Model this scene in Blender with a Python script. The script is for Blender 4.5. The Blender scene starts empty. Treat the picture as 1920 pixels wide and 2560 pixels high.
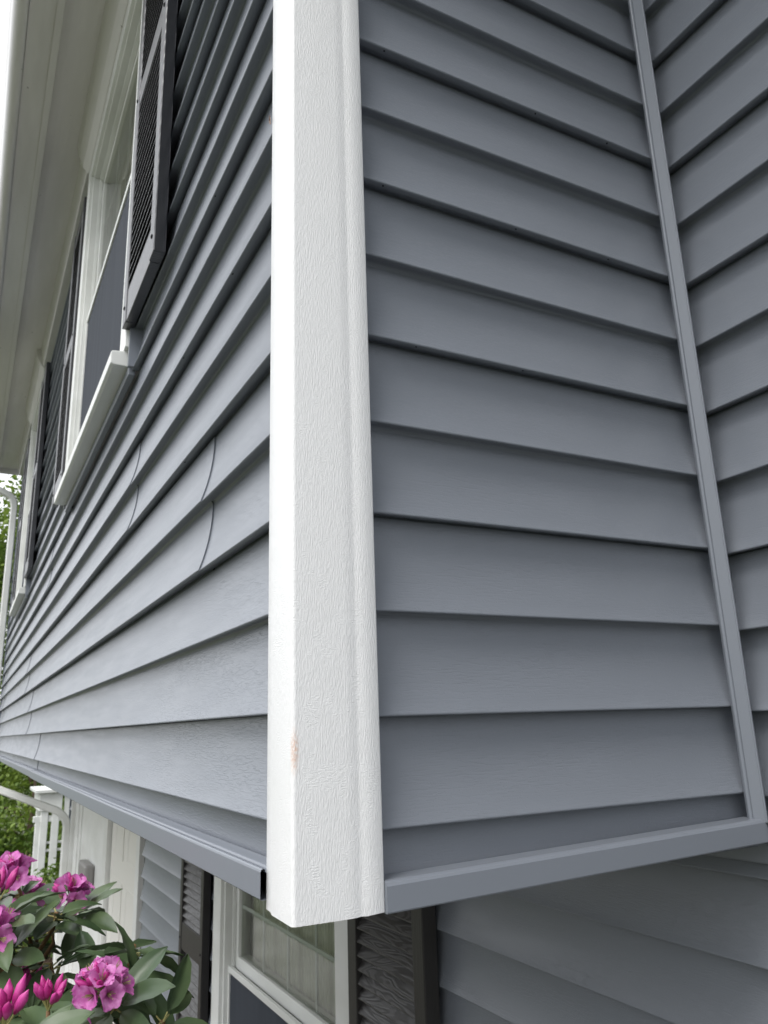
import bpy, bmesh, math, random
from mathutils import Vector, Matrix, noise
random.seed(7)
S = bpy.context.scene
COL = S.collection

# ------------------------------------------------------------------ camera, sky, sun, exposure
cam_d = bpy.data.cameras.new('camera'); cam = bpy.data.objects.new('camera', cam_d); COL.objects.link(cam)
RT = Vector((0.46500779, 0.88473338, -0.0318529)); UP = Vector((0.24973684, -0.09657118, 0.96348613)); BK = Vector((0.84935226, -0.4559834, -0.26585687))
CP = Vector((0.76667865, -0.30916315, 0.09786106))
m = Matrix((RT, UP, BK)).transposed().to_4x4(); m.translation = CP
cam.matrix_world = m
cam_d.sensor_fit = 'VERTICAL'; cam_d.sensor_height = 36.0; cam_d.sensor_width = 27.0
cam_d.lens = 36.0 * 1937.53 / 2560.0
cam_d.clip_start = 0.02; cam_d.clip_end = 800
cam_d.dof.use_dof = True; cam_d.dof.focus_distance = 0.95; cam_d.dof.aperture_fstop = 13.0
S.camera = cam

SUN_EL, SUN_AZ = math.radians(56), math.radians(150)      # azimuth measured from +Y towards +X
W = bpy.data.worlds.new('World'); S.world = W; W.use_nodes = True
nt = W.node_tree; nt.nodes.clear()
out = nt.nodes.new('ShaderNodeOutputWorld'); bg = nt.nodes.new('ShaderNodeBackground')
sky = nt.nodes.new('ShaderNodeTexSky'); sky.sky_type = 'NISHITA'; sky.sun_disc = False
sky.sun_elevation = SUN_EL; sky.sun_rotation = SUN_AZ; sky.dust_density = 4.0; sky.air_density = 1.0
hsv = nt.nodes.new('ShaderNodeHueSaturation'); hsv.inputs['Saturation'].default_value = 0.22
hsv.inputs['Value'].default_value = 1.0
nt.links.new(sky.outputs[0], hsv.inputs['Color'])
# a cloud deck evens the sky out
tc = nt.nodes.new('ShaderNodeTexCoord'); nz = nt.nodes.new('ShaderNodeTexNoise'); nz.inputs['Scale'].default_value = 2.2
nz.inputs['Detail'].default_value = 5
cr = nt.nodes.new('ShaderNodeMapRange'); cr.inputs['From Min'].default_value = .3; cr.inputs['From Max'].default_value = .7
cr.inputs['To Min'].default_value = 8.5; cr.inputs['To Max'].default_value = 12.5
cc = nt.nodes.new('ShaderNodeCombineXYZ')
mx = nt.nodes.new('ShaderNodeMix'); mx.data_type = 'RGBA'; mx.inputs['Factor'].default_value = .75
nt.links.new(tc.outputs['Generated'], nz.inputs['Vector']); nt.links.new(nz.outputs['Fac'], cr.inputs['Value'])
sep = nt.nodes.new('ShaderNodeSeparateXYZ'); nt.links.new(tc.outputs['Generated'], sep.inputs[0])
gr = nt.nodes.new('ShaderNodeMapRange'); gr.inputs['From Min'].default_value = 0; gr.inputs['From Max'].default_value = 1
gr.inputs['To Min'].default_value = .50; gr.inputs['To Max'].default_value = 1.35; nt.links.new(sep.outputs['Z'], gr.inputs['Value'])
mm = nt.nodes.new('ShaderNodeMath'); mm.operation = 'MULTIPLY'; nt.links.new(cr.outputs[0], mm.inputs[0]); nt.links.new(gr.outputs[0], mm.inputs[1])
ml = nt.nodes.new('ShaderNodeVectorMath'); ml.operation = 'SCALE'; ml.inputs[0].default_value = (0.97, 0.99, 1.03)
nt.links.new(mm.outputs[0], ml.inputs['Scale'])
nt.links.new(hsv.outputs[0], mx.inputs['A']); nt.links.new(ml.outputs[0], mx.inputs['B'])
nt.links.new(mx.outputs['Result'], bg.inputs['Color']); bg.inputs['Strength'].default_value = 0.10
nt.links.new(bg.outputs[0], out.inputs['Surface'])

sd = bpy.data.lights.new('sun', 'SUN'); sun = bpy.data.objects.new('sun', sd); COL.objects.link(sun)
sd.energy = 0.7; sd.angle = math.radians(20); sd.color = (1.0, 0.97, 0.93)
dv = Vector((math.cos(SUN_EL) * math.sin(SUN_AZ), math.cos(SUN_EL) * math.cos(SUN_AZ), math.sin(SUN_EL)))
sun.rotation_euler = dv.to_track_quat('Z', 'Y').to_euler()

S.view_settings.view_transform = 'Standard'; S.view_settings.look = 'None'
S.view_settings.exposure = 1.15; S.view_settings.gamma = 1.0; S.view_settings.use_curve_mapping = False
S.cycles.max_bounces = 8

# ------------------------------------------------------------------ materials
def mat(name, color, rough=.5, spec=.5, **kw):
    M = bpy.data.materials.new(name); M.use_nodes = True
    b = M.node_tree.nodes['Principled BSDF']
    b.inputs['Base Color'].default_value = (*color, 1); b.inputs['Roughness'].default_value = rough
    b.inputs['Specular IOR Level'].default_value = spec
    for k, v in kw.items(): b.inputs[k].default_value = v
    return M, M.node_tree, b
def coords(nt, kind, scale, src=None):
    mp = nt.nodes.new('ShaderNodeMapping'); mp.inputs['Scale'].default_value = scale
    if src is None:
        t = nt.nodes.new('ShaderNodeTexCoord'); src = t.outputs[kind]
    nt.links.new(src, mp.inputs['Vector']); return mp.outputs[0]
def noise_n(nt, vec, scale=1, detail=3, rough=.5, dist=0):
    n = nt.nodes.new('ShaderNodeTexNoise'); nt.links.new(vec, n.inputs['Vector'])
    n.inputs['Scale'].default_value = scale; n.inputs['Detail'].default_value = detail
    n.inputs['Roughness'].default_value = rough; n.inputs['Distortion'].default_value = dist
    return n.outputs['Fac']
def ramp(nt, v, a, b, lo=0., hi=1.):
    r = nt.nodes.new('ShaderNodeMapRange'); r.interpolation_type = 'SMOOTHSTEP'
    r.inputs['From Min'].default_value = a; r.inputs['From Max'].default_value = b
    r.inputs['To Min'].default_value = lo; r.inputs['To Max'].default_value = hi
    nt.links.new(v, r.inputs['Value']); return r.outputs[0]
def mth(nt, op, a, b=None):
    n = nt.nodes.new('ShaderNodeMath'); n.operation = op
    for i, v in enumerate((a, b)):
        if v is None: continue
        if isinstance(v, (int, float)): n.inputs[i].default_value = v
        else: nt.links.new(v, n.inputs[i])
    return n.outputs[0]
def bump(nt, b, h, dist, strength=1.):
    n = nt.nodes.new('ShaderNodeBump'); n.inputs['Distance'].default_value = dist; n.inputs['Strength'].default_value = strength
    nt.links.new(h, n.inputs['Height']); nt.links.new(n.outputs[0], b.inputs['Normal']); return n
def tint(nt, b, v, c0, c1):
    m_ = nt.nodes.new('ShaderNodeMix'); m_.data_type = 'RGBA'
    m_.inputs['A'].default_value = (*c0, 1); m_.inputs['B'].default_value = (*c1, 1)
    nt.links.new(v, m_.inputs['Factor']); nt.links.new(m_.outputs['Result'], b.inputs['Base Color']); return m_

def grain_height(nt, u, v, kind='UV'):
    """embossed wood grain: long cracks along u with short cross ticks; u,v in metres"""
    wob = noise_n(nt, coords(nt, kind, (9, 30, 1)), 1, 2)
    base = nt.nodes.new('ShaderNodeTexCoord').outputs[kind]
    add = nt.nodes.new('ShaderNodeVectorMath'); add.operation = 'ADD'
    cmb = nt.nodes.new('ShaderNodeCombineXYZ'); nt.links.new(mth(nt, 'MULTIPLY', mth(nt, 'SUBTRACT', wob, .5), .007 if u < v else 0.0), cmb.inputs['Y'])
    nt.links.new(base, add.inputs[0]); nt.links.new(cmb.outputs[0], add.inputs[1])
    a = noise_n(nt, coords(nt, kind, (u, v, 1), add.outputs[0]), 1, 4, .6)
    lines = ramp(nt, a, .40, .50)                          # dark narrow furrows where low
    t = noise_n(nt, coords(nt, kind, (v * .8, u * 5, 1)), 1, 2, .5)
    ticks = ramp(nt, t, .33, .42)
    patch = ramp(nt, noise_n(nt, coords(nt, kind, (5, 14, 1)), 1, 2), .38, .62)
    calm = ramp(nt, noise_n(nt, coords(nt, kind, (4, 22, 1)), 1, 2), .34, .74)
    h = mth(nt, 'MULTIPLY', mth(nt, 'MAXIMUM', lines, calm), mth(nt, 'MAXIMUM', ticks, patch))
    return mth(nt, 'ADD', h, mth(nt, 'MULTIPLY', noise_n(nt, coords(nt, kind, (500, 500, 1)), 1, 2), .25))

def siding_mat(name, color):
    M, nt_, b = mat(name, color, .42, .5)
    h = grain_height(nt_, 40, 380)
    bump(nt_, b, h, .00015, 1.0)
    v = noise_n(nt_, coords(nt_, 'UV', (1.5, 6, 1)), 1, 3)
    c = color
    tint(nt_, b, ramp(nt_, v, .3, .7), tuple(x * .93 for x in c), tuple(x * 1.06 for x in c))
    rr = ramp(nt_, noise_n(nt_, coords(nt_, 'UV', (4, 40, 1)), 1, 4), .3, .7, .29, .36)
    nt_.links.new(rr, b.inputs['Roughness'])
    return M
SID = siding_mat('grey_vinyl', (.196, .213, .243))

# white embossed post, stained once
POST, nt_, b = mat('white_embossed_vinyl', (.82, .82, .82), .40, .45)
u1 = noise_n(nt_, coords(nt_, 'UV', (760, 110, 1)), 1, 3, .55, .15)
u2 = noise_n(nt_, coords(nt_, 'UV', (260, 760, 1)), 1, 2, .5, .25)
pt = ramp(nt_, noise_n(nt_, coords(nt_, 'UV', (60, 30, 1)), 1, 3), .46, .66)
hh = mth(nt_, 'ADD', mth(nt_, 'MULTIPLY', ramp(nt_, u1, .38, .62), mth(nt_, 'SUBTRACT', 1.25, pt)), mth(nt_, 'MULTIPLY', ramp(nt_, u2, .42, .60), pt))
bump(nt_, b, hh, .00022, .9)
geo = nt_.nodes.new('ShaderNodeNewGeometry')
vm = nt_.nodes.new('ShaderNodeVectorMath'); vm.operation = 'SUBTRACT'; vm.inputs[1].default_value = (.017, -.016, .076)
nt_.links.new(geo.outputs['Position'], vm.inputs[0])
vs = nt_.nodes.new('ShaderNodeVectorMath'); vs.operation = 'MULTIPLY'; vs.inputs[1].default_value = (150, 150, 34)
nt_.links.new(vm.outputs[0], vs.inputs[0])
vl = nt_.nodes.new('ShaderNodeVectorMath'); vl.operation = 'LENGTH'; nt_.links.new(vs.outputs[0], vl.inputs[0])
sp = ramp(nt_, noise_n(nt_, coords(nt_, 'UV', (700, 300, 1)), 1, 3), .35, .65)
stain = mth(nt_, 'MULTIPLY', ramp(nt_, vl.outputs['Value'], 0.1, 1.0, 1, 0), mth(nt_, 'ADD', mth(nt_, 'MULTIPLY', sp, .5), .15))
tint(nt_, b, stain, (.82, .82, .82), (.60, .28, .12))

TRIM, nt_, b = mat('grey_trim_vinyl', (.196, .213, .243), .36, .5)
bump(nt_, b, noise_n(nt_, coords(nt_, 'Object', (30, 30, 30)), 1, 2), .0006, .35)
WHITE, nt_, b = mat('white_trim_paint', (.74, .75, .73), .42, .45)
v = noise_n(nt_, coords(nt_, 'Object', (3, 3, 5)), 1, 4)
tint(nt_, b, ramp(nt_, v, .3, .75), (.66, .67, .64), (.78, .79, .77))
bump(nt_, b, noise_n(nt_, coords(nt_, 'Object', (60, 60, 60)), 1, 2), .0004, .4)
CREAM, nt_, b = mat('cream_aluminium', (.78, .77, .71), .36, .5)
v = noise_n(nt_, coords(nt_, 'Object', (1.2, 8, 3)), 1, 5, .6)
m_ = tint(nt_, b, ramp(nt_, v, .35, .75), (.69, .672, .66), (.79, .772, .765))
sp = ramp(nt_, noise_n(nt_, coords(nt_, 'Object', (28, 28, 28)), 1, 2), .74, .79)
m2 = nt_.nodes.new('ShaderNodeMix'); m2.data_type = 'RGBA'; m2.inputs['B'].default_value = (.16, .15, .13, 1)
nt_.links.new(mth(nt_, 'MULTIPLY', sp, .7), m2.inputs['Factor']); nt_.links.new(m_.outputs['Result'], m2.inputs['A']); nt_.links.new(m2.outputs['Result'], b.inputs['Base Color'])
SHUT, nt_, b = mat('black_shutter_vinyl', (.017, .018, .022), .28, .85)
w = nt_.nodes.new('ShaderNodeTexWave'); w.wave_type = 'RINGS'; w.rings_direction = 'Y'
nt_.links.new(coords(nt_, 'Object', (7, 1, 1.4)), w.inputs['Vector']); w.inputs['Scale'].default_value = 9; w.inputs['Distortion'].default_value = 5
w.inputs['Detail'].default_value = 3; w.inputs['Detail Scale'].default_value = 1.4
fine = noise_n(nt_, coords(nt_, 'Object', (260, 260, 14)), 1, 3)
hh = mth(nt_, 'ADD', w.outputs['Fac'], mth(nt_, 'MULTIPLY', fine, .9))
bump(nt_, b, hh, .00035, .8)
LOUV, _, _ = mat('shaded_louvre_vinyl', (.010, .010, .012), .6, .15)  # shutter vinyl made darker and duller so the slat gaps look shaded
BROWN, nt_, b = mat('black_brown_shutter_vinyl', (.030, .028, .027), .42, .5)
fine = noise_n(nt_, coords(nt_, 'Object', (260, 260, 14)), 1, 3); bump(nt_, b, fine, .0010, .7)
BROWNL, nt_, b = mat('dark_brown_louvre_vinyl', (.055, .050, .047), .38, .5)
n1 = noise_n(nt_, coords(nt_, 'Object', (2.4, 1, 14)), 1, 2, .5, 1.5)
w = mth(nt_, 'SINE', mth(nt_, 'MULTIPLY', n1, 75))
sh = ramp(nt_, mth(nt_, 'ADD', w, mth(nt_, 'MULTIPLY', noise_n(nt_, coords(nt_, 'Object', (90, 90, 500)), 1, 3), 1.2)), -.2, 1.3)
tint(nt_, b, sh, (.032, .029, .028), (.072, .070, .069)); bump(nt_, b, sh, .0004, .6)
DARK, _, _ = mat('dark_gap', (.010, .010, .012), .7, .2)
SCREEN, nt_, b = mat('insect_screen', (.050, .056, .068), .85, .12)
v = noise_n(nt_, coords(nt_, 'Object', (20, 20, 1.2)), 1, 4)
tint(nt_, b, ramp(nt_, v, .3, .7), (.050, .056, .068), (.058, .065, .078))
CURT, nt_, b = mat('cream_curtain', (.66, .65, .55), .8, .2)
w = nt_.nodes.new('ShaderNodeTexWave'); w.bands_direction = 'X'; nt_.links.new(coords(nt_, 'Object', (1, 1, .05)), w.inputs['Vector'])
w.inputs['Scale'].default_value = 7; w.inputs['Distortion'].default_value = 2
bump(nt_, b, w.outputs['Fac'], .02, .8)
GLASS = bpy.data.materials.new('window_glass'); GLASS.use_nodes = True
nt_ = GLASS.node_tree; nt_.nodes.clear()
o_ = nt_.nodes.new('ShaderNodeOutputMaterial'); g_ = nt_.nodes.new('ShaderNodeBsdfGlossy'); g_.inputs['Roughness'].default_value = .01
t_ = nt_.nodes.new('ShaderNodeBsdfTransparent'); t_.inputs['Color'].default_value = (.80, .84, .80, 1)
fr = nt_.nodes.new('ShaderNodeFresnel'); fr.inputs['IOR'].default_value = 1.8
ms = nt_.nodes.new('ShaderNodeMixShader'); nt_.links.new(fr.outputs[0], ms.inputs[0]); nt_.links.new(t_.outputs[0], ms.inputs[1]); nt_.links.new(g_.outputs[0], ms.inputs[2])
nt_.links.new(ms.outputs[0], o_.inputs['Surface'])
bn = nt_.nodes.new('ShaderNodeBump'); bn.inputs['Distance'].default_value = .002; bn.inputs['Strength'].default_value = .15
nt_.links.new(noise_n(nt_, coords(nt_, 'Object', (4, 4, 4)), 1, 1), bn.inputs['Height']); nt_.links.new(bn.outputs[0], g_.inputs['Normal'])
DOORW, nt_, b = mat('white_door_paint', (.72, .71, .66), .40, .45)
TAUPE, nt_, b = mat('taupe_plastic', (.26, .25, .24), .5, .4)
ROOFM, nt_, b = mat('asphalt_shingle', (.06, .06, .065), .9, .2)
v = noise_n(nt_, coords(nt_, 'Object', (40, 40, 40)), 1, 4); tint(nt_, b, v, (.03, .03, .035), (.10, .10, .105))
GRASSM, nt_, b = mat('lawn_grass', (.08, .14, .03), .9, .1)
v = noise_n(nt_, coords(nt_, 'Object', (3, 3, 3)), 1, 6, .7); tint(nt_, b, ramp(nt_, v, .3, .7), (.055, .063, .040), (.098, .110, .068))
bump(nt_, b, noise_n(nt_, coords(nt_, 'Object', (60, 60, 60)), 1, 3), .03, .8)
CONC, nt_, b = mat('pale_concrete', (.42, .41, .38), .85, .2)
v = noise_n(nt_, coords(nt_, 'Object', (2, 2, 2)), 1, 6, .7); tint(nt_, b, ramp(nt_, v, .3, .7), (.22, .215, .20), (.32, .315, .30))
MULCH, nt_, b = mat('bark_mulch', (.06, .04, .028), .95, .1)
v = noise_n(nt_, coords(nt_, 'Object', (40, 40, 40)), 1, 5, .7); tint(nt_, b, ramp(nt_, v, .3, .7), (.03, .02, .014), (.12, .08, .055)); bump(nt_, b, v, .03, 1)
def leafmat(name, c0, c1, rough, sub=.0, scale=9, trans=.25):
    M, nt_, b = mat(name, c0, rough, .5)
    v = noise_n(nt_, coords(nt_, 'Object', (scale,) * 3), 1, 3)
    m_ = tint(nt_, b, ramp(nt_, v, .32, .68), c0, c1)
    tr = nt_.nodes.new('ShaderNodeBsdfTranslucent'); nt_.links.new(m_.outputs['Result'], tr.inputs['Color'])
    ms = nt_.nodes.new('ShaderNodeMixShader'); ms.inputs[0].default_value = trans
    o = [n for n in nt_.nodes if n.type == 'OUTPUT_MATERIAL'][0]
    nt_.links.new(b.outputs[0], ms.inputs[1]); nt_.links.new(tr.outputs[0], ms.inputs[2]); nt_.links.new(ms.outputs[0], o.inputs['Surface'])
    return M
RLEAF = leafmat('rhododendron_leaf', (.045, .080, .034), (.095, .138, .062), .36, trans=.12)
RYOUNG = leafmat('young_leaf', (.16, .20, .06), (.24, .25, .09), .45)
PETAL = leafmat('magenta_petal', (.62, .12, .46), (.82, .35, .70), .5, scale=45, trans=.35)
BUD = leafmat('deep_magenta_bud', (.42, .018, .19), (.62, .07, .34), .45, scale=60, trans=.2)
STEM, _, _ = mat('reddish_stem', (.17, .10, .045), .6, .3)
PEDI, _, _ = mat('yellow_green_stalk', (.32, .30, .12), .55, .3)
TREEL = leafmat('tree_leaf', (.07, .13, .018), (.20, .28, .045), .55, scale=2.0, trans=.35)
TREED = leafmat('dark_tree_leaf', (.035, .07, .018), (.09, .14, .03), .55, scale=2.0, trans=.3)
BARK, nt_, b = mat('tree_bark', (.10, .075, .05), .9, .2)
v = noise_n(nt_, coords(nt_, 'Object', (12, 12, 2)), 1, 5); bump(nt_, b, v, .03, 1)

# ------------------------------------------------------------------ helpers
def tag(o, label=None, cat=None, group=None, kind=None):
    if label: o['label'] = label
    if cat: o['category'] = cat
    if group: o['group'] = group
    if kind: o['kind'] = kind
    return o
def empty(name, loc):
    o = bpy.data.objects.new(name, None); COL.objects.link(o); o.location = loc; o.empty_display_size = .1; return o
BASE = {}
class MB:
    def __init__(s): s.v = []; s.f = []; s.uv = []; s.mi = []
    def add(s, vs, fs, uvs=None):
        o = len(s.v); s.v += [tuple(p) for p in vs]
        for i, f in enumerate(fs):
            s.f.append(tuple(o + k for k in f))
            s.uv.append(uvs[i] if uvs else [(0, 0)] * len(f))
        return s
    def box(s, x0, x1, y0, y1, z0, z1):
        vs = [(x, y, z) for x in (x0, x1) for y in (y0, y1) for z in (z0, z1)]
        return s.add(vs, [(0, 1, 3, 2), (4, 6, 7, 5), (0, 4, 5, 1), (2, 3, 7, 6), (0, 2, 6, 4), (1, 5, 7, 3)])
    def sweep(s, prof, A, B, mapf=None, n=1, closed=False, cap=True):
        """profile of (a,b) pairs extruded; mapf(a,b,t)->xyz with t running A..B"""
        rows = [A + (B - A) * i / n for i in range(n + 1)]; m_ = len(prof); vs = []; ln = [0]
        for i in range(1, m_): ln.append(ln[-1] + math.dist(prof[i], prof[i - 1]))
        ln.append(ln[-1] + math.dist(prof[0], prof[-1]))
        for t in rows: vs += [mapf(a, b, t) for a, b in prof]
        fs = []; uv = []
        for i in range(n):
            for j in range(m_ if closed else m_ - 1):
                k = (j + 1) % m_; fs.append((i * m_ + j, i * m_ + k, (i + 1) * m_ + k, (i + 1) * m_ + j))
                uv.append([(rows[i], ln[j]), (rows[i], ln[j + 1]), (rows[i + 1], ln[j + 1]), (rows[i + 1], ln[j])])
        if cap and closed:
            fs += [tuple(range(m_)), tuple(n * m_ + j for j in reversed(range(m_)))]
            uv += [[(p[0], p[1]) for p in prof], [(p[0], p[1]) for p in reversed(prof)]]
        return s.add(vs, fs, uv)
    def tube(s, pts, rads, seg=8, sq=None):
        pts = [Vector(p) for p in pts]; rings = []
        for i, p in enumerate(pts):
            d = (pts[min(i + 1, len(pts) - 1)] - pts[max(i - 1, 0)]).normalized()
            a = d.cross(Vector((0, 0, 1)) if abs(d.z) < .95 else Vector((1, 0, 0))).normalized(); b_ = d.cross(a)
            r = rads[i] if isinstance(rads, (list, tuple)) else rads
            rings.append([p + (a * math.cos(2 * math.pi * j / seg) + b_ * math.sin(2 * math.pi * j / seg)) * r for j in range(seg)])
        vs = [v for r in rings for v in r]; fs = []
        for i in range(len(pts) - 1):
            for j in range(seg):
                k = (j + 1) % seg; fs.append((i * seg + j, i * seg + k, (i + 1) * seg + k, (i + 1) * seg + j))
        fs += [tuple(reversed(range(seg))), tuple((len(pts) - 1) * seg + j for j in range(seg))]
        return s.add(vs, fs)
    def build(s, name, material, parent=None, bevel=0, smooth=False, label=None, recalc=True):
        me = bpy.data.meshes.new(name); base = Vector((0, 0, 0))
        if parent is not None: base = parent_world(parent)
        me.from_pydata([tuple(Vector(v) - base) for v in s.v], [], s.f)
        uvl = me.uv_layers.new(name='UVMap'); k = 0
        for i, p in enumerate(me.polygons):
            for j, li in enumerate(p.loop_indices): uvl.data[li].uv = s.uv[i][j] if j < len(s.uv[i]) else (0, 0)
        if recalc:
            bm = bmesh.new(); bm.from_mesh(me); bmesh.ops.recalc_face_normals(bm, faces=bm.faces); bm.to_mesh(me); bm.free()
        for m_ in (material if isinstance(material, (list, tuple)) else [material]): me.materials.append(m_)
        o = bpy.data.objects.new(name, me); COL.objects.link(o)
        if parent is not None: o.parent = parent
        if smooth:
            for p in me.polygons: p.use_smooth = True
        if bevel:
            md = o.modifiers.new('bevel', 'BEVEL'); md.width = bevel; md.segments = 2; md.limit_method = 'ANGLE'; md.angle_limit = math.radians(40)
        if label: o['label'] = label
        return o
def parent_world(p):
    v = Vector((0, 0, 0))
    while p is not None: v += p.location; p = p.parent
    return v

E = .1143                                            # exposed height of one siding course
GZ = -2.1                                            # ground
# ------------------------------------------------------------------ ground
g = MB().add([(-300, -300, GZ), (300, -300, GZ), (300, 300, GZ), (-300, 300, GZ)], [(0, 1, 2, 3)]).build('lawn', GRASSM); tag(g, kind='structure')
g = MB().box(-12, 8, -1.60, -.95, GZ - .1, GZ + .02).build('walkway', CONC, bevel=.01); tag(g, kind='structure')
g = MB().box(-9, 3, -.95, .9, GZ - .1, GZ + .015).build('added_mulch_bed', MULCH); tag(g, kind='structure')  # unseen dark ground, added to lessen bounce onto the undersides

# ------------------------------------------------------------------ house
house = empty('house', (0, .7, GZ))
tag(house, 'grey vinyl sided two storey house with overhanging upper floor and white corner post', 'house')

D_ = .0205
def course_profile(k, lap, z0, clip=True):
    """(outward, z) from the top of course k down to its underside; outward 0 is the nose"""
    z = z0 + k * E; P = []
    if k < 0 and clip:
        return [(-D_ * (1 - (1 - t) ** 2.1), z + t * E) for t in (1 - i / 8 * .62 for i in range(9))]
    for i in range(9):
        t = 1 - i / 8 * .97
        P.append((-D_ * (1 - (1 - t) ** 2.1), z + t * E))
    P += [(-.0004, z + .0018), (-.0012, z + .0005), (-.0028, z)]
    if lap: P += [(-D_ + .0015, z + .0022), (-D_ + .0005, z + .0075), (-D_ - .004, z + .0075), (-D_ - .004, z - .0005), (-D_, z - .0012)]
    else: P += [(-.008, z + .0012), (-D_ + .005, z + .0024), (-D_ + .0022, z + .0022), (-D_ + .0008, z + .0005), (-D_, z - .003)]
    return P
def siding(name, place, s0, s1, k0, k1, z0, openings=(), seams={}, step=.12, odd_lap=1, label=None):
    """place(outward, s, z) -> xyz"""
    mb = MB()
    for k in range(k0, k1):
        lap = (k % 2) == odd_lap
        pn = (k - odd_lap) // 2                       # panel number: two courses per panel
        zc0, zc1 = z0 + k * E, z0 + (k + 1) * E
        cuts = [s0, s1]
        ivs = [(s0, s1)]
        for (a, b_, za, zb) in openings:
            if zc1 > za + .01 and zc0 < zb - .01:
                nv = []
                for (p, q) in ivs:
                    if b_ <= p or a >= q: nv.append((p, q)); continue
                    if a > p: nv.append((p, a))
                    if b_ < q: nv.append((b_, q))
                ivs = nv
        sm = sorted(seams.get(pn, []))
        segs = []
        for (p, q) in ivs:
            cur = p
            for x in sm:
                if p < x < q: segs.append((cur, x, True)); cur = x
            segs.append((cur, q, False))
        prof = course_profile(k, lap, z0, clip=(k0 == -1))
        for (p, q, seam) in segs:
            lift = .0
            n = max(2, int((q - p) / step))
            idx = sum(1 for x in sm if x <= p)
            lift = .0025 * idx                         # farther panels lap over the nearer ones
            def f(a, z, t, lift=lift, k=k):
                wv = .0006 * noise.noise(Vector((t * 1.6, k * 1.7, pn * 3.1 + z0 * 50))) + .0004 * noise.noise(Vector((t * 5, k * 2.7, 9)))
                sag = .0012 * noise.noise(Vector((t * .9, k * .9, 3.3)))
                return place(a + wv + lift, t, z + sag)
            mb.sweep(prof, p, q, f, n)
            if p in sm:                                # the cut end of the overlapping panel
                pr_ = prof[:13]
                vs = [f(a, z, p) for a, z in pr_] + [f(a - .0030, z, p + .0006) for a, z in pr_]
                L = len(pr_); mb.add(vs, [(L + i, L + i + 1, i + 1, i) for i in range(L - 1)], [[(p, i * .01)] * 4 for i in range(L - 1)])
    o = mb.build(name, SID, house, smooth=True, recalc=False, label=label)
    return o

XW = -7.7                                            # far end of the upper storey
Z_TOP = 2.80
NK = 25
w1 = (-2.56, -1.28, 1.09, 2.62); w2 = (-6.05, -5.06, 1.09, 2.62)
front_seams = {-1: [3.27], 0: [3.93], 1: [.43, 4.3], 2: [1.115], 3: [3.4], 4: [5.2], 5: [4.1], 6: [3.3]}
# front wall runs towards -X: parameter s = -x ; larger s is further away and tucks under
siding('siding', lambda a, s, z: (-s, -a, z), .05, -XW, -1, NK, 0.0,
       openings=[(1.20, 2.64, 1.07, 2.9), (4.98, 6.13, 1.07, 2.9)], seams=front_seams)
siding('siding', lambda a, s, z: (a, s, z), .06, .690, -1, NK, -.0069)
siding('siding', lambda a, s, z: (s, .6835 - a, z), -.018, 2.6, -1, NK, -.0136)
LW = (-2.69, -1.33, -1.45, .0)
siding('siding', lambda a, s, z: (s, .69 - a, z), -4.205, 2.6, -18, 0, -.0097,
       openings=[(-2.68, -1.335, -1.5, .0)])
siding('siding', lambda a, s, z: (s, .69 - a, z), XW - .0, -7.32, -18, 0, -.0097)

# unseen core added behind siding to block light, soffit under the overhang, end walls
MB().box(XW, -.05, .14, .60, -.055, 2.86).box(XW, 2.6, .82, 6.0, GZ, 2.86).build('light_block_core', DARK, house)
MB().box(XW, -.02, .02, .70, -.066, -.056).build('overhang_soffit', WHITE, house)
MB().box(XW - .01, XW, .0, 6.0, -.06, 2.86).build('end_wall', SID, house); MB().box(XW - .01, XW, .69, 6.0, GZ, -.061).build('end_wall', SID, house); MB().box(2.6, 2.61, .69, 6, GZ, 2.86).build('end_wall', SID, house)

# white corner post: plan outline swept upwards
def arc(cx, cy, r, a0, a1, n=5): return [(cx + r * math.cos(math.radians(a0 + (a1 - a0) * i / n)), cy + r * math.sin(math.radians(a0 + (a1 - a0) * i / n))) for i in range(n + 1)]
plan = [(-.070, .018), (-.0735, .0), (-.0735, -.0105), (-.0722, -.0122), (-.055, -.0135), (-.048, -.0155), (-.043, -.0172)] + \
       arc(.0138, -.0142, .0042, -92, 2, 6) + [(.018, .040), (.0180, .048), (.0168, .0525), (.0168, .056), (.0176, .060), (.0172, .0785), (.0160, .0800), (.002, .0802), (-.018, .080)]
PB = -.0805
def postmap(a, b_, t): return (a, b_, t)
mb = MB()
ln = 0
rows = [PB + (2.86 - PB) * i / 40 for i in range(41)]
mb.sweep(plan, PB, 2.86, postmap, 40)
# thickness seen from below: an inner skin and a rough cut edge
inner = [(a * .0 + (a + (.0016 if a < 0 else -.0016)), b_ + .0016 if b_ < .03 else b_ - .0) for a, b_ in plan]
n_ = len(plan)
vs = [(a, b_, PB) for a, b_ in plan] + [(a, b_, PB) for a, b_ in inner]
mb.add(vs, [(i, i + 1, n_ + i + 1, n_ + i) for i in range(n_ - 1)])
mb.sweep(inner, PB, .3, postmap, 2)
post = mb.build('corner_post', POST, house, smooth=True, recalc=False, label='wide white embossed corner post with a small rust stain')
# uv of the post: u across, v up
for p in post.data.polygons:
    for li in p.loop_indices:
        u_ = post.data.uv_layers[0].data[li]; u_.uv = (u_.uv[1], u_.uv[0])
bm = bmesh.new(); bm.from_mesh(post.data)
for v in bm.verts:                                    # the cut end is not perfectly even
    if abs(v.co.z + GZ - PB) < 1e-4 or abs(v.co.z - (PB - GZ)) < 1e-4:
        v.co.z += .0012 * noise.noise(Vector((v.co.x * 60, v.co.y * 60, 1)))
bm.to_mesh(post.data); bm.free()

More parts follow.
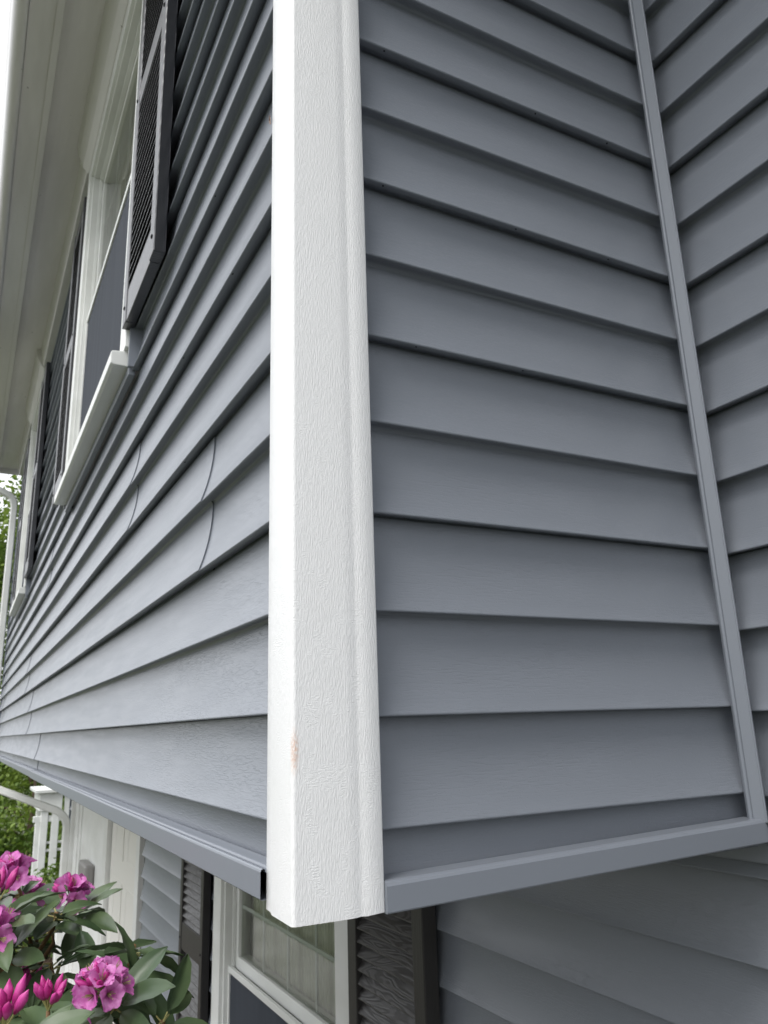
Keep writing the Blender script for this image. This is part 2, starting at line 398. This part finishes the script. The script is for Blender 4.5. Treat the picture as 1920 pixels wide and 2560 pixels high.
# grey inside corner post
ip = [(.0035, .6450), (.0045, .6400), (.0075, .6385)] + arc(.0088, .6415, .0032, -120, 40, 7) + arc(.0210, .6566, .0016, -110, 60, 6) + [(.0214, .6590), (.0180, .6640)]
MB().sweep(ip, -.043, 2.86, postmap, 12).build('inside_corner_post', TRIM, house, smooth=False, recalc=False)

# trims along the bottom of the overhang
tp = [(.010, -.0405), (-.0055, -.0405), (-.0080, -.0412), (-.0092, -.0432), (-.0098, -.0455), (-.0115, -.0465), (-.0135, -.0455), (-.0142, -.0432), (-.0155, -.0418), (-.0175, -.0418), (-.0188, -.0430), (-.0194, -.0450), (-.0194, -.0705), (-.0182, -.0718), (.02, -.0722)]
def wavy(t): return .0016 * noise.noise(Vector((t * .8, 4, 2)))
MB().sweep(tp, .0704, 3.17, lambda a, b_, t: (-t, a + wavy(t), b_ - .0005 * t + wavy(t + 9)), 24, closed=True, cap=False).build('starter_trim', TRIM, house, smooth=False)
MB().sweep(tp, 3.155, -XW, lambda a, b_, t: (-t, a + .0015 + wavy(t), b_ + .0012 - .0015 + wavy(t + 9)), 24).build('starter_trim', TRIM, house, smooth=False)
rt = [(-.010, -.0515), (.012, -.0515), (.0165, -.0520), (.0195, -.0538), (.0212, -.0565), (.0214, -.0800), (.0202, -.0815), (-.02, -.0820)]
MB().sweep(rt, .0803, .6500, lambda a, b_, t: (a, t - (max(0, (b_ + .0815)) * .0 if t > .6 else 0) + (.018 * ((-.0515 - b_) / .03) if t > .6 else 0), b_ + .0135 * (t - .076) / .556), 16, closed=True).build('starter_trim', TRIM, house, smooth=False)
MB().sweep([(.700, -.040), (.6600, -.040), (.6560, -.042), (.6550, -.046), (.6550, -.0665), (.6570, -.068), (.70, -.068)], .024, 2.6, lambda a, b_, t: (t, a, b_), 6, closed=True).build('starter_trim', TRIM, house)
MB().box(-.6, 2.6, .676, .70, -.100, -.0725).build('ledger_strip', TRIM, house, bevel=.002)

# ---- windows
def pane(x0, x1, y, z0, z1): return MB().add([(x0, y, z0), (x1, y, z0), (x1, y, z1), (x0, y, z1)], [(0, 1, 2, 3)])
def window(X0, X1, Z0, Z1, Y, zm, cols, rows_, cw=.09, sill=True, wide_right=None):
    """X0..X1 is the opening, casing outside of it; the wall plane is Y, the outside is towards -Y"""
    cs = MB().box(X0 - cw, X0, Y - .022, Y + .02, Z0 - (0 if sill else cw), Z1 + .10).box(X1, X1 + cw, Y - .022, Y + .02, Z0 - (0 if sill else cw), Z1 + .10)
    cs.box(X0, X1, Y - .0215, Y + .02, Z1, Z1 + .10)
    w = cs.build('window', WHITE, house, bevel=.002)
    for (a, b_) in ((X0 - cw - .014, X0 - cw), (X1 + cw, X1 + cw + .014)):
        MB().box(a, b_, Y - .013, Y + .022, Z0 - .06, Z1 + .10).build('channel_trim', TRIM, w)
    j = MB()
    for (a, b_) in ((X0, X0 + .016), (X1 - .016, X1)): j.box(a, b_, Y - .008, Y + .10, Z0, Z1)
    for (a, b_) in ((X0 + .030, X0 + .036), (X1 - .036, X1 - .030)): j.box(a, b_, Y + .018, Y + .030, Z0, Z1)
    j.box(X0 + .016, X1 - .016, Y - .008, Y + .10, Z1 - .016, Z1).box(X0 + .016, X1 - .016, Y + .016, Y + .034, Z1 - .034, Z1 - .028)
    j.build('jamb', WHITE, w, bevel=.0015)
    a, b_ = X0 + .016, X1 - .016; sw = .042
    s_ = MB().box(a, a + sw, Y + .034, Y + .062, zm, Z1 - .016).box(b_ - sw, b_, Y + .034, Y + .062, zm, Z1 - .016)
    s_.box(a + sw, b_ - sw, Y + .034, Y + .062, Z1 - .016 - sw, Z1 - .016).box(a + sw, b_ - sw, Y + .034, Y + .062, zm, zm + .045)
    s_.build('sash', WHITE, w, bevel=.002)
    s_ = MB().box(a, a + sw, Y + .064, Y + .09, Z0, zm + .04).box(b_ - sw, b_, Y + .064, Y + .09, Z0, zm + .04).box(a + sw, b_ - sw, Y + .064, Y + .09, zm, zm + .04).box(a + sw, b_ - sw, Y + .064, Y + .09, Z0, Z0 + .05)
    s_.build('sash', WHITE, w, bevel=.002)
    pane(a + sw - .004, b_ - sw + .004, Y + .047, zm + .04, Z1 - .02 - sw).build('glass', GLASS, w, recalc=False)
    pane(a + sw - .004, b_ - sw + .004, Y + .077, Z0 + .045, zm + .005).build('glass', GLASS, w, recalc=False)
    mu = MB(); xs = [a + sw + (b_ - a - 2 * sw) * i / cols for i in range(1, cols)]; zs = [zm + .045 + (Z1 - zm - .045 - .058) * i / rows_ for i in range(1, rows_)]
    for x in xs: mu.box(x - .006, x + .006, Y + .0500, Y + .0562, zm + .045, Z1 - .058)
    for z in zs: mu.box(a + sw, b_ - sw, Y + .0495, Y + .0557, z - .006, z + .006)
    mu.build('muntin', WHITE, w)
    sc = MB().box(a, b_, Y + .008, Y + .022, zm - .012, zm + .010).box(a, a + .016, Y + .008, Y + .022, Z0, zm - .012).box(b_ - .016, b_, Y + .008, Y + .022, Z0, zm - .012).box(a + .016, b_ - .016, Y + .008, Y + .022, Z0, Z0 + .018)
    sc.build('screen_frame', WHITE, w, bevel=.0015)
    MB().box(a + .016, b_ - .016, Y + .014, Y + .017, Z0 + .018, zm - .012).build('screen', SCREEN, w)
    MB().box(a, b_, Y + .098, Y + .101, Z0, Z1).build('curtain', CURT, w)
    if sill:
        sl = MB().sweep([(Y + .03, Z0 - .046), (Y - .044, Z0 - .046), (Y - .053, Z0 - .042), (Y - .053, Z0 - .010), (Y - .049, Z0 - .006), (Y + .03, Z0 + .004)], X0 - cw - .012, X1 + cw - .022, lambda p, q, t: (t, p, q), 1, closed=True)
        sl.build('sill', WHITE, w, bevel=.002)
        MB().box(X0 - cw - .012, X1 + cw - .010, Y - .008, Y + .01, Z0 - .074, Z0 - .0465).build('sill_trim', TRIM, w, bevel=.002)
    return w
window(w1[0], w1[1], w1[2], w1[3], 0, 1.86, 4, 3)
window(w2[0], w2[1], w2[2], w2[3], 0, 1.86, 3, 3)
window(-2.53, -1.43, -1.35, -.06 - .10, .69, -.79, 4, 3, cw=.10, sill=False)

# ---- shutters
def shutter(X0, X1, Z0, Z1, yf, yb, M, rails, st=.048, pitch=.030, tilt=.8, slat_w=.026, LM=None):
    s_ = MB().box(X0, X0 + st, yf, yb, Z0, Z1).box(X1 - st, X1, yf, yb, Z0, Z1)
    for (a, b_) in rails: s_.box(X0 + st, X1 - st, yf + .0025, yb, a, b_)
    o = s_.build('shutter', M, house, bevel=.0025)
    l_ = MB(); rs = sorted(rails)
    for i in range(len(rs) - 1):
        z = rs[i][1] + pitch * .35
        while z < rs[i + 1][0] - pitch * .2:
            ym = (yf + yb) / 2; dz = slat_w * math.sin(tilt) / 2; dy = (yb - yf) * .34
            prof = [(ym - dy, z - dz - .0022), (ym - dy - .002, z - dz - .0016), (ym - dy - .002, z - dz + .0010), (ym + dy, z + dz + .002), (ym + dy, z + dz - .002)]
            l_.sweep(prof, X0 + st - .003, X1 - st + .003, lambda p, q, t: (t, p, q), 1, closed=True)
            z += pitch
    lv = l_.build('louvre', [LM or LOUV, M], o)
    if LM is None:
        for i, p in enumerate(lv.data.polygons): p.material_index = 1 if i % 7 == 1 else 0  # front lips take the frame vinyl, other faces the shade-dark copy
    MB().box(X0 + st * .5, X1 - st * .5, yb - .003, yb - .001, Z0 + .03, Z1 - .03).build('backing', DARK, o)
    for (x, z) in ((X0 + st / 2, Z0 + .05), (X1 - st / 2, Z0 + .05), (X0 + st / 2, (Z0 + Z1) / 2), (X1 - st / 2, (Z0 + Z1) / 2)):
        MB().tube([(x, yf - .003, z), (x, yf - .0015, z), (x, yf + .002, z)], [.003, .0055, .0055], 10).build('screw', DARK, o, smooth=True)
    return o
UR = [(1.14, 1.23), (1.83, 1.90), (2.50, 2.58)]
shutter(-1.195, -.800, 1.14, 2.58, -.032, -.004, SHUT, UR, pitch=.0288)
shutter(-3.055, -2.665, 1.14, 2.58, -.032, -.004, SHUT, UR, pitch=.0288)
shutter(-4.96, -4.57, 1.14, 2.58, -.032, -.004, SHUT, UR, pitch=.0288)
shutter(-6.55, -6.16, 1.14, 2.58, -.032, -.004, SHUT, UR, pitch=.0288)
LR = [(-1.50, -1.40), (-.835, -.725), (-.16, -.08)]
shutter(-3.13, -2.74, -1.50, -.08, .655, .688, BROWN, LR, pitch=.0325, st=.040, slat_w=.040, tilt=1.15, LM=BROWNL)
shutter(-1.305, -.905, -1.50, -.08, .650, .688, BROWN, LR, pitch=.0325, st=.050, slat_w=.040, tilt=1.15, LM=BROWNL)

# ---- door and its white surround
dr = MB().box(-5.50, -4.42, .735, .775, GZ + .03, -.08).build('door', DOORW, house, bevel=.002)
pn = MB()
for (a, b_) in ((-5.36, -5.02), (-4.90, -4.56)):
    for (z0, z1) in ((-.72, -.15), (-1.42, -.86), (-2.0, -1.54)):
        pn.sweep([(0, .736), (.012, .729), (.03, .729), (.045, .734)], 0, 1, lambda p, q, t, a=a, z0=z0, z1=z1: (a + p, q, z0 + (z1 - z0) * t), 1)
        pn.box(a, b_, .730, .734, z0, z0 + .02).box(a, b_, .730, .734, z1 - .02, z1).box(a, a + .02, .730, .734, z0 + .02, z1 - .02).box(b_ - .02, b_, .730, .734, z0 + .02, z1 - .02)
pn.build('door_panel', DOORW, dr, bevel=.002)
MB().tube([(-4.50, .735, -1.1), (-4.50, .70, -1.1), (-4.50, .69, -1.1), (-4.50, .665, -1.1)], [.012, .012, .03, .02], 12).build('handle', TAUPE, dr, smooth=True)
MB().tube([(-4.52, .735, -.62), (-4.52, .725, -.62)], [.012, .010], 12).build('peephole', TAUPE, dr, smooth=True)
MB().box(-4.405, -4.31, .695, .76, GZ, -.075).build('door_surround', WHITE, house, bevel=.004)
sr = MB().box(-5.66, -5.515, .700, .76, GZ, -.075).box(-6.9, -5.66, .712, .76, GZ, -.075)
sr.box(-7.02, -6.90, .700, .76, GZ, -.075).box(-7.22, -7.02, .690, .76, GZ, -.075).box(-7.265, -7.22, .655, .76, GZ, -.075)
sr.build('door_surround', WHITE, house, bevel=.004)
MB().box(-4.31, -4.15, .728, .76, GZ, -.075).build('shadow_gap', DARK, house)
wb = MB().box(-6.45, -6.05, .640, .712, -1.14, -.87).build('wall_box', TAUPE, house, bevel=.02, label='taupe rounded box fixed to the white door surround')

# ---- eaves: soffit, frieze, fascia strip, gutter, unseen roof
MB().box(XW - .25, 2.8, -.345, -.252, 2.800, 2.812).box(XW - .25, 2.8, -.252, -.224, 2.792, 2.812).build('fascia_board', CREAM, house, bevel=.0015)
MB().sweep([(-.224, 2.812), (-.21, 2.838), (-.18, 2.846), (.02, 2.850)], 0, 1, lambda a, b_, t: (XW - .25 + (2.8 - XW + .25) * t, a, b_), 30).build('soffit', CREAM, house, smooth=True, recalc=False)
MB().sweep([(-.056, 2.850), (-.054, 2.838), (-.034, 2.728), (-.028, 2.72), (.03, 2.72)], XW, .0, lambda a, b_, t: (t, a, b_), 20).build('frieze_board', CREAM, house, recalc=False)
for (a, b_) in ((w1[0] - .10, w1[1] + .10), (w2[0] - .10, w2[1] + .10)):
    MB().sweep([(-.085, 2.852), (-.075, 2.79), (-.050, 2.735), (-.030, 2.712), (-.024, 2.705), (.02, 2.70), (.02, 2.852)], a, b_, lambda p, q, t: (t, p, q), 4, closed=True).build('window_head', CREAM, house, smooth=False)
gp = [(-.346, 2.93), (-.346, 2.795), (-.350, 2.787), (-.360, 2.784), (-.376, 2.786), (-.390, 2.796), (-.400, 2.812), (-.404, 2.832), (-.404, 2.87), (-.412, 2.90), (-.418, 2.915), (-.408, 2.92)]
MB().sweep(gp, XW - .25, 2.8, lambda a, b_, t: (t, a + wavy(t), b_), 30).build('gutter', CREAM, house, smooth=True, recalc=False)
MB().sweep([(-.34, 2.93), (-.37, 2.94), (6.2, 6.2), (6.2, 6.1), (-.30, 2.82)], XW - .27, 2.82, lambda a, b_, t: (t, a, b_), 1, closed=True).build('shield_roof', ROOFM, house)  # out of view; added to shield the eaves from sky light
MB().box(XW - .25, XW - .235, -.345, .02, 2.79, 2.93).build('eave_end', CREAM, house)

# ---- downspout at the far corner
def pipe(mb, pts, w=.036, d=.028):
    """rectangular corrugated downspout"""
    pts = [Vector(p) for p in pts]; rings = []
    for i, p in enumerate(pts):
        dd = (pts[min(i + 1, len(pts) - 1)] - pts[max(i - 1, 0)]).normalized()
        a = Vector((1, 0, 0)); b_ = dd.cross(a).normalized()
        r = []
        for (p_, q_) in [(-1, -.7), (-.7, -1), (-.35, -1), (-.3, -.86), (-.1, -.86), (-.05, -1), (.05, -1), (.1, -.86), (.3, -.86), (.35, -1), (.7, -1), (1, -.7), (1, .7), (.7, 1), (-.7, 1), (-1, .7)]:
            r.append(p + a * p_ * w + b_ * q_ * d)
        rings.append(r)
    n = len(rings[0]); vs = [v for r in rings for v in r]
    fs = [(i * n + j, i * n + (j + 1) % n, (i + 1) * n + (j + 1) % n, (i + 1) * n + j) for i in range(len(rings) - 1) for j in range(n)]
    fs += [tuple(range(n)), tuple((len(rings) - 1) * n + j for j in reversed(range(n)))]
    mb.add(vs, fs)
def bend(p0, p1, p2, n=6):
    return [Vector(p0).lerp(Vector(p1), t).lerp(Vector(p1).lerp(Vector(p2), t), t) for t in [i / n for i in range(n + 1)]]
PX = -7.45
mb = MB()
pipe(mb, [(PX, -.37, 2.80), (PX, -.365, 2.70)] + bend((PX, -.33, 2.58), (PX, -.28, 2.50), (PX, -.20, 2.46)) + bend((PX, -.11, 2.42), (PX, -.055, 2.39), (PX, -.055, 2.28)) + [(PX, -.055, .02)], .040, .030)
pipe(mb, [(PX, -.054, .05)] + bend((PX, -.054, -.20), (PX, -.054, -.30), (PX + .01, .02, -.335)) + bend((PX + .14, .52, -.545), (PX + .16, .62, -.59), (PX + .16, .63, -.70)) + [(PX + .16, .63, GZ + .1)], .042, .032)
mb.build('downspout', WHITE, house, smooth=False, recalc=True)

# ---- weep holes: pin-sized dark drainage holes on the undersides
wh = [((-.575, -.0002, E * 5 + .004)), ((-.30, 0, E * 7 + .004)), ((-.62, 0, E * 7 + .004)), ((-.42, 0, E * 9 + .004))]
for (x, y, z) in wh:
    MB().tube([(x, .004, z - .0042), (x, .0045, z - .0052)], [.0016, .0014], 8).build('weep_hole', DARK, house)
for (y, k) in ((.16, 5), (.33, 5), (.12, 7), (.34, 7), (.52, 7), (.13, 9), (.40, 9), (.55, 9)):
    MB().tube([(-.005, y, -.0069 + E * k + .0008), (-.005, y, -.0069 + E * k - .0004)], [.0014, .0012], 8).build('weep_hole', DARK, house)

# ------------------------------------------------------------------ small insect on the post edge
ins = empty('insect', (-.0745, -.013, .905)); tag(ins, 'tiny pale insect clinging to the left edge of the white post', 'insect')
INS, _, _ = mat('pale_insect', (.55, .42, .36), .5, .4); INSD, _, _ = mat('brown_insect', (.10, .05, .035), .5, .4)
MB().tube([(-.0750, -.0135, .910), (-.0760, -.0142, .907), (-.0764, -.0145, .903), (-.0758, -.0140, .899), (-.0750, -.0135, .897)], [.0003, .0010, .0014, .0011, .0003], 8).build('body', INS, ins, smooth=True)
MB().tube([(-.0752, -.0150, .911), (-.0742, -.0158, .908), (-.0740, -.0160, .904), (-.0746, -.0155, .900)], [.0003, .0006, .0006, .0003], 6).build('wing', INSD, ins, smooth=True)
lg = MB()
for s_ in (-1, 1):
    for q in (.908, .905, .901): lg.tube([(-.0758, -.0142, q), (-.0750, -.0165, q + .002 * s_), (-.0738, -.0140, q + .004 * s_)], .00018, 4)
lg.build('leg', INSD, ins)

# ------------------------------------------------------------------ rhododendron
def leaf(mb, base, d, up, L, Wd, droop=.3, fold=.25, curl=0):
    d = d.normalized(); side = d.cross(up).normalized(); up = side.cross(d).normalized()
    n = 7; vs = []; 
    for i in range(n + 1):
        t = i / n; wv = Wd * (math.sin(math.pi * min(1, t ** .92)) ** .62) * .5 * (1 if t < 1 else 0) + .0004
        c = base + d * (L * t) - up * (droop * L * t * t) + side * (curl * L * t * t)
        for s_ in (-1, -.5, 0, .5, 1):
            vs.append(c + side * wv * s_ + up * (fold * wv * (abs(s_) ** 1.2) - .0012 * (s_ == 0)) + up * (.0012 * math.sin(t * 19 + s_ * 4)))
    fs = []
    for i in range(n):
        for j in range(4): fs.append((i * 5 + j, i * 5 + j + 1, (i + 1) * 5 + j + 1, (i + 1) * 5 + j))
    mb.add(vs, fs)
bush = empty('rhododendron', (-1.05, -.35, GZ)); tag(bush, 'rhododendron bush with dark leathery leaves and magenta flower clusters under the overhang', 'shrub')
R = random.Random(11)
leaves = MB(); stems = MB(); young = MB(); stalks = MB()
def whorl(P, ax, n, L, spread=1.1, mbx=None, scale=1.):
    ax = ax.normalized(); a = ax.orthogonal().normalized(); b_ = ax.cross(a); ph = R.random() * 6.28
    for i in range(n):
        an = ph + i * 2.4 + R.uniform(-.25, .25); el = R.uniform(-.15, .55) * (2 - spread)
        d = (a * math.cos(an) + b_ * math.sin(an)) * math.cos(el) + ax * math.sin(el)
        st = P - ax * R.uniform(0, .018); pe = st + d * .014 * scale
        stalks.tube([st, pe], [.0016 * scale, .0012 * scale], 5)
        LL = L * R.uniform(.75, 1.12)
        leaf(mbx or leaves, pe, d, (ax + d * .1 + Vector((R.uniform(-.3, .3), R.uniform(-.3, .3), 0))), LL, LL * R.uniform(.34, .44), R.uniform(.05, .45), R.uniform(.1, .45), R.uniform(-.12, .12))
C0 = Vector((-1.02, -.36, -.78)); RR = Vector((.58, .46, .57))
tips = []
tries = 0
while len(tips) < 360 and tries < 40000:
    tries += 1
    v = Vector((R.gauss(0, 1), R.gauss(0, 1), R.gauss(.3, 1))).normalized(); q = R.uniform(.72, 1.0)
    P = C0 + Vector((v.x * RR.x, v.y * RR.y, v.z * RR.z)) * q
    if P.z < -1.15: continue
    if P.y > -.01 and P.z > -.20: continue
    if any((P - t[0]).length < .050 for t in tips): continue
    tips.append((P, v))
for P, v in tips:
    ax = (v * .8 + Vector((0, 0, .8))).normalized()
    whorl(P, ax, R.randint(6, 9), R.uniform(.070, .095))
    root = Vector((-1.0 + R.uniform(-.1, .1), -.4 + R.uniform(-.08, .08), GZ))
    mid = C0.lerp(P, .45) - Vector((0, 0, .22)); stems.tube([root, Vector((root.x, root.y, GZ + .6)).lerp(mid, .3), mid, P - ax * .06, P], [.016, .012, .008, .005, .0035], 6)
    if R.random() < .25: MB().tube([P, P + ax * .02, P + ax * .045, P + ax * .066], [.0022, .0030, .0032, .0005], 6).build('leaf_bud', RYOUNG, bush, smooth=True)
def petal(mb, base, d, rad, side, L, Wd, a0, a1, ph):
    n = 6; vs = []; c = base.copy()
    for i in range(n + 1):
        t = i / n; th = a0 + (a1 - a0) * t; wv = Wd * .5 * (.10 + .90 * math.sin(math.pi * min(1, .04 + .92 * t ** .9)) ** .55) * (1 if i < n else .55)
        nrm = d * math.sin(th) - rad * math.cos(th)
        for s_ in (-1, -.55, 0, .55, 1): vs.append(c + side * wv * s_ + nrm * (.16 * wv * s_ * s_ + L * .05 * math.sin(t * 7 + s_ * 4.5 + ph)))
        c += (d * math.cos(th) + rad * math.sin(th)) * (L / n)
    mb.add(vs, [(i * 5 + j, i * 5 + j + 1, (i + 1) * 5 + j + 1, (i + 1) * 5 + j) for i in range(n) for j in range(4)])
def flower(mb, sm, P, d, sz):
    d = d.normalized(); a = d.orthogonal().normalized(); b_ = d.cross(a); ph = R.random() * 6.28
    a1 = R.uniform(1.25, 1.75)
    for i in range(5):
        an = ph + i * 1.2566 + R.uniform(-.1, .1); rad = a * math.cos(an) + b_ * math.sin(an); side = d.cross(rad)
        petal(mb, P + rad * sz * .04, d, rad, side, sz * R.uniform(.92, 1.08), sz * .74, .25, a1, R.random() * 6)
    for i in range(7):
        an = R.random() * 6.28; e_ = P + d * sz * R.uniform(.6, .95) + (a * math.cos(an) + b_ * math.sin(an)) * sz * .16
        sm.tube([P, P.lerp(e_, .6) + d * .001, e_], .0005, 4)
def bud(mb, P, d, L, r):
    d = d.normalized(); mb.tube([P, P + d * L * .3, P + d * L * .65, P + d * L], [r * .35, r * .9, r, .0004], 7)
def cluster(P, ax, n, sz, nb, name='flower_cluster'):
    ax = ax.normalized(); a = ax.orthogonal().normalized(); b_ = ax.cross(a); fl = MB(); bd = MB(); sm = MB()
    for i in range(n):
        el = math.acos(1 - (i + .5) / n * 1.05); an = i * 2.39996
        d = (a * math.cos(an) + b_ * math.sin(an)) * math.sin(el) + ax * math.cos(el)
        Q = P + d * sz * .55; sm.tube([P - ax * .01, Q], .0013, 5); flower(fl, sm, Q, d + Vector((R.uniform(-.2, .2),) * 3), sz)
    for i in range(nb):
        el = R.uniform(0, .7); an = i * 2.39996 + 1
        d = (a * math.cos(an) + b_ * math.sin(an)) * math.sin(el) + ax * math.cos(el)
        sm.tube([P, P + d * sz * .6], .0012, 5); bud(bd, P + d * sz * .6, d, sz * R.uniform(.7, 1.0), sz * .16)
    o = None
    if n: o = fl.build(name, PETAL, bush, smooth=True, recalc=False)
    if nb:
        o2 = bd.build('flower_bud', BUD, o if o else bush, smooth=True)
        o = o or o2
    sm.build('stalk', PEDI, o)
    stems.tube([P - ax * .14 + Vector((0, 0, -.06)), P - ax * .06, P], [.005, .004, .003], 6)
    whorl(P - ax * .035, ax, 8, .10)
V = Vector
cluster(V((-.585, -.085, -.268)), V((.45, -.50, .70)), 9, .031, 9)
cluster(V((-1.10, -.185, -.172)), V((.2, -.4, .9)), 8, .034, 5)
cluster(V((-.815, -.225, -.222)), V((.3, -.5, .8)), 8, .034, 2)
cluster(V((-1.09, -.075, -.225)), V((.2, -.3, .9)), 7, .034, 6)
cluster(V((-1.22, -.145, -.240)), V((.2, -.3, .9)), 7, .034, 0)
cluster(V((-.82, -.225, -.170)), V((.1, -.2, 1)), 0, .040, 7)
cluster(V((-.440, -.225, -.255)), V((.2, -.2, 1)), 0, .040, 9)
cluster(V((-.620, -.155, -.292)), V((.2, -.1, 1)), 0, .032, 12)
cluster(V((-.87, -.165, -.335)), V((.2, -.1, 1)), 0, .034, 8)
for (P, ax, L) in ((V((-.66, -.02, -.275)), V((.3, .5, .7)), .095), (V((-.75, -.01, -.25)), V((-.3, .2, .9)), .09), (V((-.92, -.12, -.215)), V((.1, .1, .9)), .09),
                   (V((-.62, -.06, -.40)), V((.6, -.2, .7)), .09), (V((-.60, .01, -.33)), V((.6, .3, .5)), .085), (V((-.70, -.12, -.36)), V((-.2, -.5, .8)), .09),
                   (V((-.86, -.13, -.285)), V((.1, -.3, .9)), .09), (V((-.80, -.07, -.30)), V((.3, -.1, .9)), .09), (V((-.76, -.17, -.33)), V((.2, -.4, .9)), .085), (V((-.98, -.12, -.25)), V((0, -.2, 1)), .09)):
    whorl(P, ax, 8, L); stems.tube([P + V((-.12, -.08, -.2)), P - ax * .03, P], .004, 6)
leaves.build('foliage', RLEAF, bush, smooth=True, recalc=False)
stems.build('branch', STEM, bush, smooth=True)
stalks.build('leaf_stalk', PEDI, bush)

# ------------------------------------------------------------------ trees, shrub and hedge beyond the house
def tree(name, base, h, rx, ry, n, M, label, cat='tree', z_low=.15, leafs=.16, seed=1, grp=None):
    r = random.Random(seed); t = empty(name, base); tag(t, label, cat, grp)
    B = Vector(base); cr = MB(); tk = MB()
    top = B + Vector((0, 0, h * .8)); tk.tube([B, B + Vector((.05, .03, h * .3)), B + Vector((-.04, .06, h * .6)), top], [h * .028, h * .02, h * .012, h * .004], 8)
    cl = []
    for i in range(26):
        zz = r.uniform(z_low, .97); rad = math.sqrt(max(0.05, 1 - ((zz - .5) / .52) ** 2)); an = r.random() * 6.28; q = r.uniform(.35, .95) * rad
        c = B + Vector((rx * q * math.cos(an), ry * q * math.sin(an), h * zz)); cl.append((c, r.uniform(.16, .34) * min(rx, ry)))
        if i < 12: tk.tube([B + Vector((0, 0, h * zz * .7)), (B + Vector((0, 0, h * zz * .85))).lerp(c, .6), c], [h * .009, h * .005, h * .002], 5)
    for i in range(n):
        c, s_ = r.choice(cl); v = Vector((r.gauss(0, 1), r.gauss(0, 1), r.gauss(0, .8))); P = c + v * s_ * .75
        if P.z < B.z: continue
        d = Vector((r.gauss(0, 1), r.gauss(0, 1), r.gauss(-.2, .7))).normalized(); u = d.orthogonal().normalized(); w_ = d.cross(u)
        L = leafs * r.uniform(.6, 1.3)
        cr.add([P, P + d * L * .5 + u * L * .28, P + d * L, P + d * L * .5 - u * L * .28 + w_ * L * .1], [(0, 1, 2, 3)])
    cr.build('crown', M, t, recalc=False); tk.build('trunk', BARK, t, smooth=True)
    return t
tree('leafy_tree', (-17.5, 1.5, GZ), 8.2, 2.6, 2.4, 42000, TREEL, 'tall bright green leafy tree seen past the far end of the house', seed=3, leafs=.13)
tree('evergreen_tree', (-21, 4.2, GZ), 7.5, 2.6, 2.6, 12000, TREED, 'dark green tree standing behind the white arbor', seed=5, leafs=.2)
tree('flowering_shrub', (-13.2, .75, GZ), 2.4, 1.5, 1.2, 12000, TREEL, 'bushy yellow green shrub filling the gap left of the white arbor', 'shrub', z_low=.05, leafs=.09, seed=8)
tree('low_shrub', (-8.9, .62, GZ), .95, .35, .35, 2500, TREEL, 'small yellow green shrub at the foot of the white arbor', 'shrub', z_low=.1, leafs=.05, seed=9)

# ------------------------------------------------------------------ white arbor
ar = empty('garden_arbor', (-10.5, .85, GZ)); tag(ar, 'white painted garden arbor with flat cap beyond the house corner', 'arbor')
for (x, y) in ((-10.5, .73), (-10.5, .86), (-10.5, 1.0), (-11.2, .73), (-11.2, 1.35)):
    MB().box(x - .045, x + .045, y - .042, y + .042, GZ, -.62 if y < 1.2 else -.4).build('post', WHITE, ar, bevel=.006)
MB().box(-11.35, -10.40, .60, .96, -.585, -.545).build('cap_board', WHITE, ar, bevel=.006)
MB().box(-11.25, -10.44, .655, .925, -.80, -.587).build('beam', WHITE, ar, bevel=.006)
MB().box(-10.53, -10.47, .60, 1.6, -.93, -.86).build('beam', WHITE, ar, bevel=.004)
for z in (-1.18, -1.27):
    MB().box(-10.515, -10.485, .70, 1.6, z - .014, z + .014).build('rail', WHITE, ar, bevel=.003)
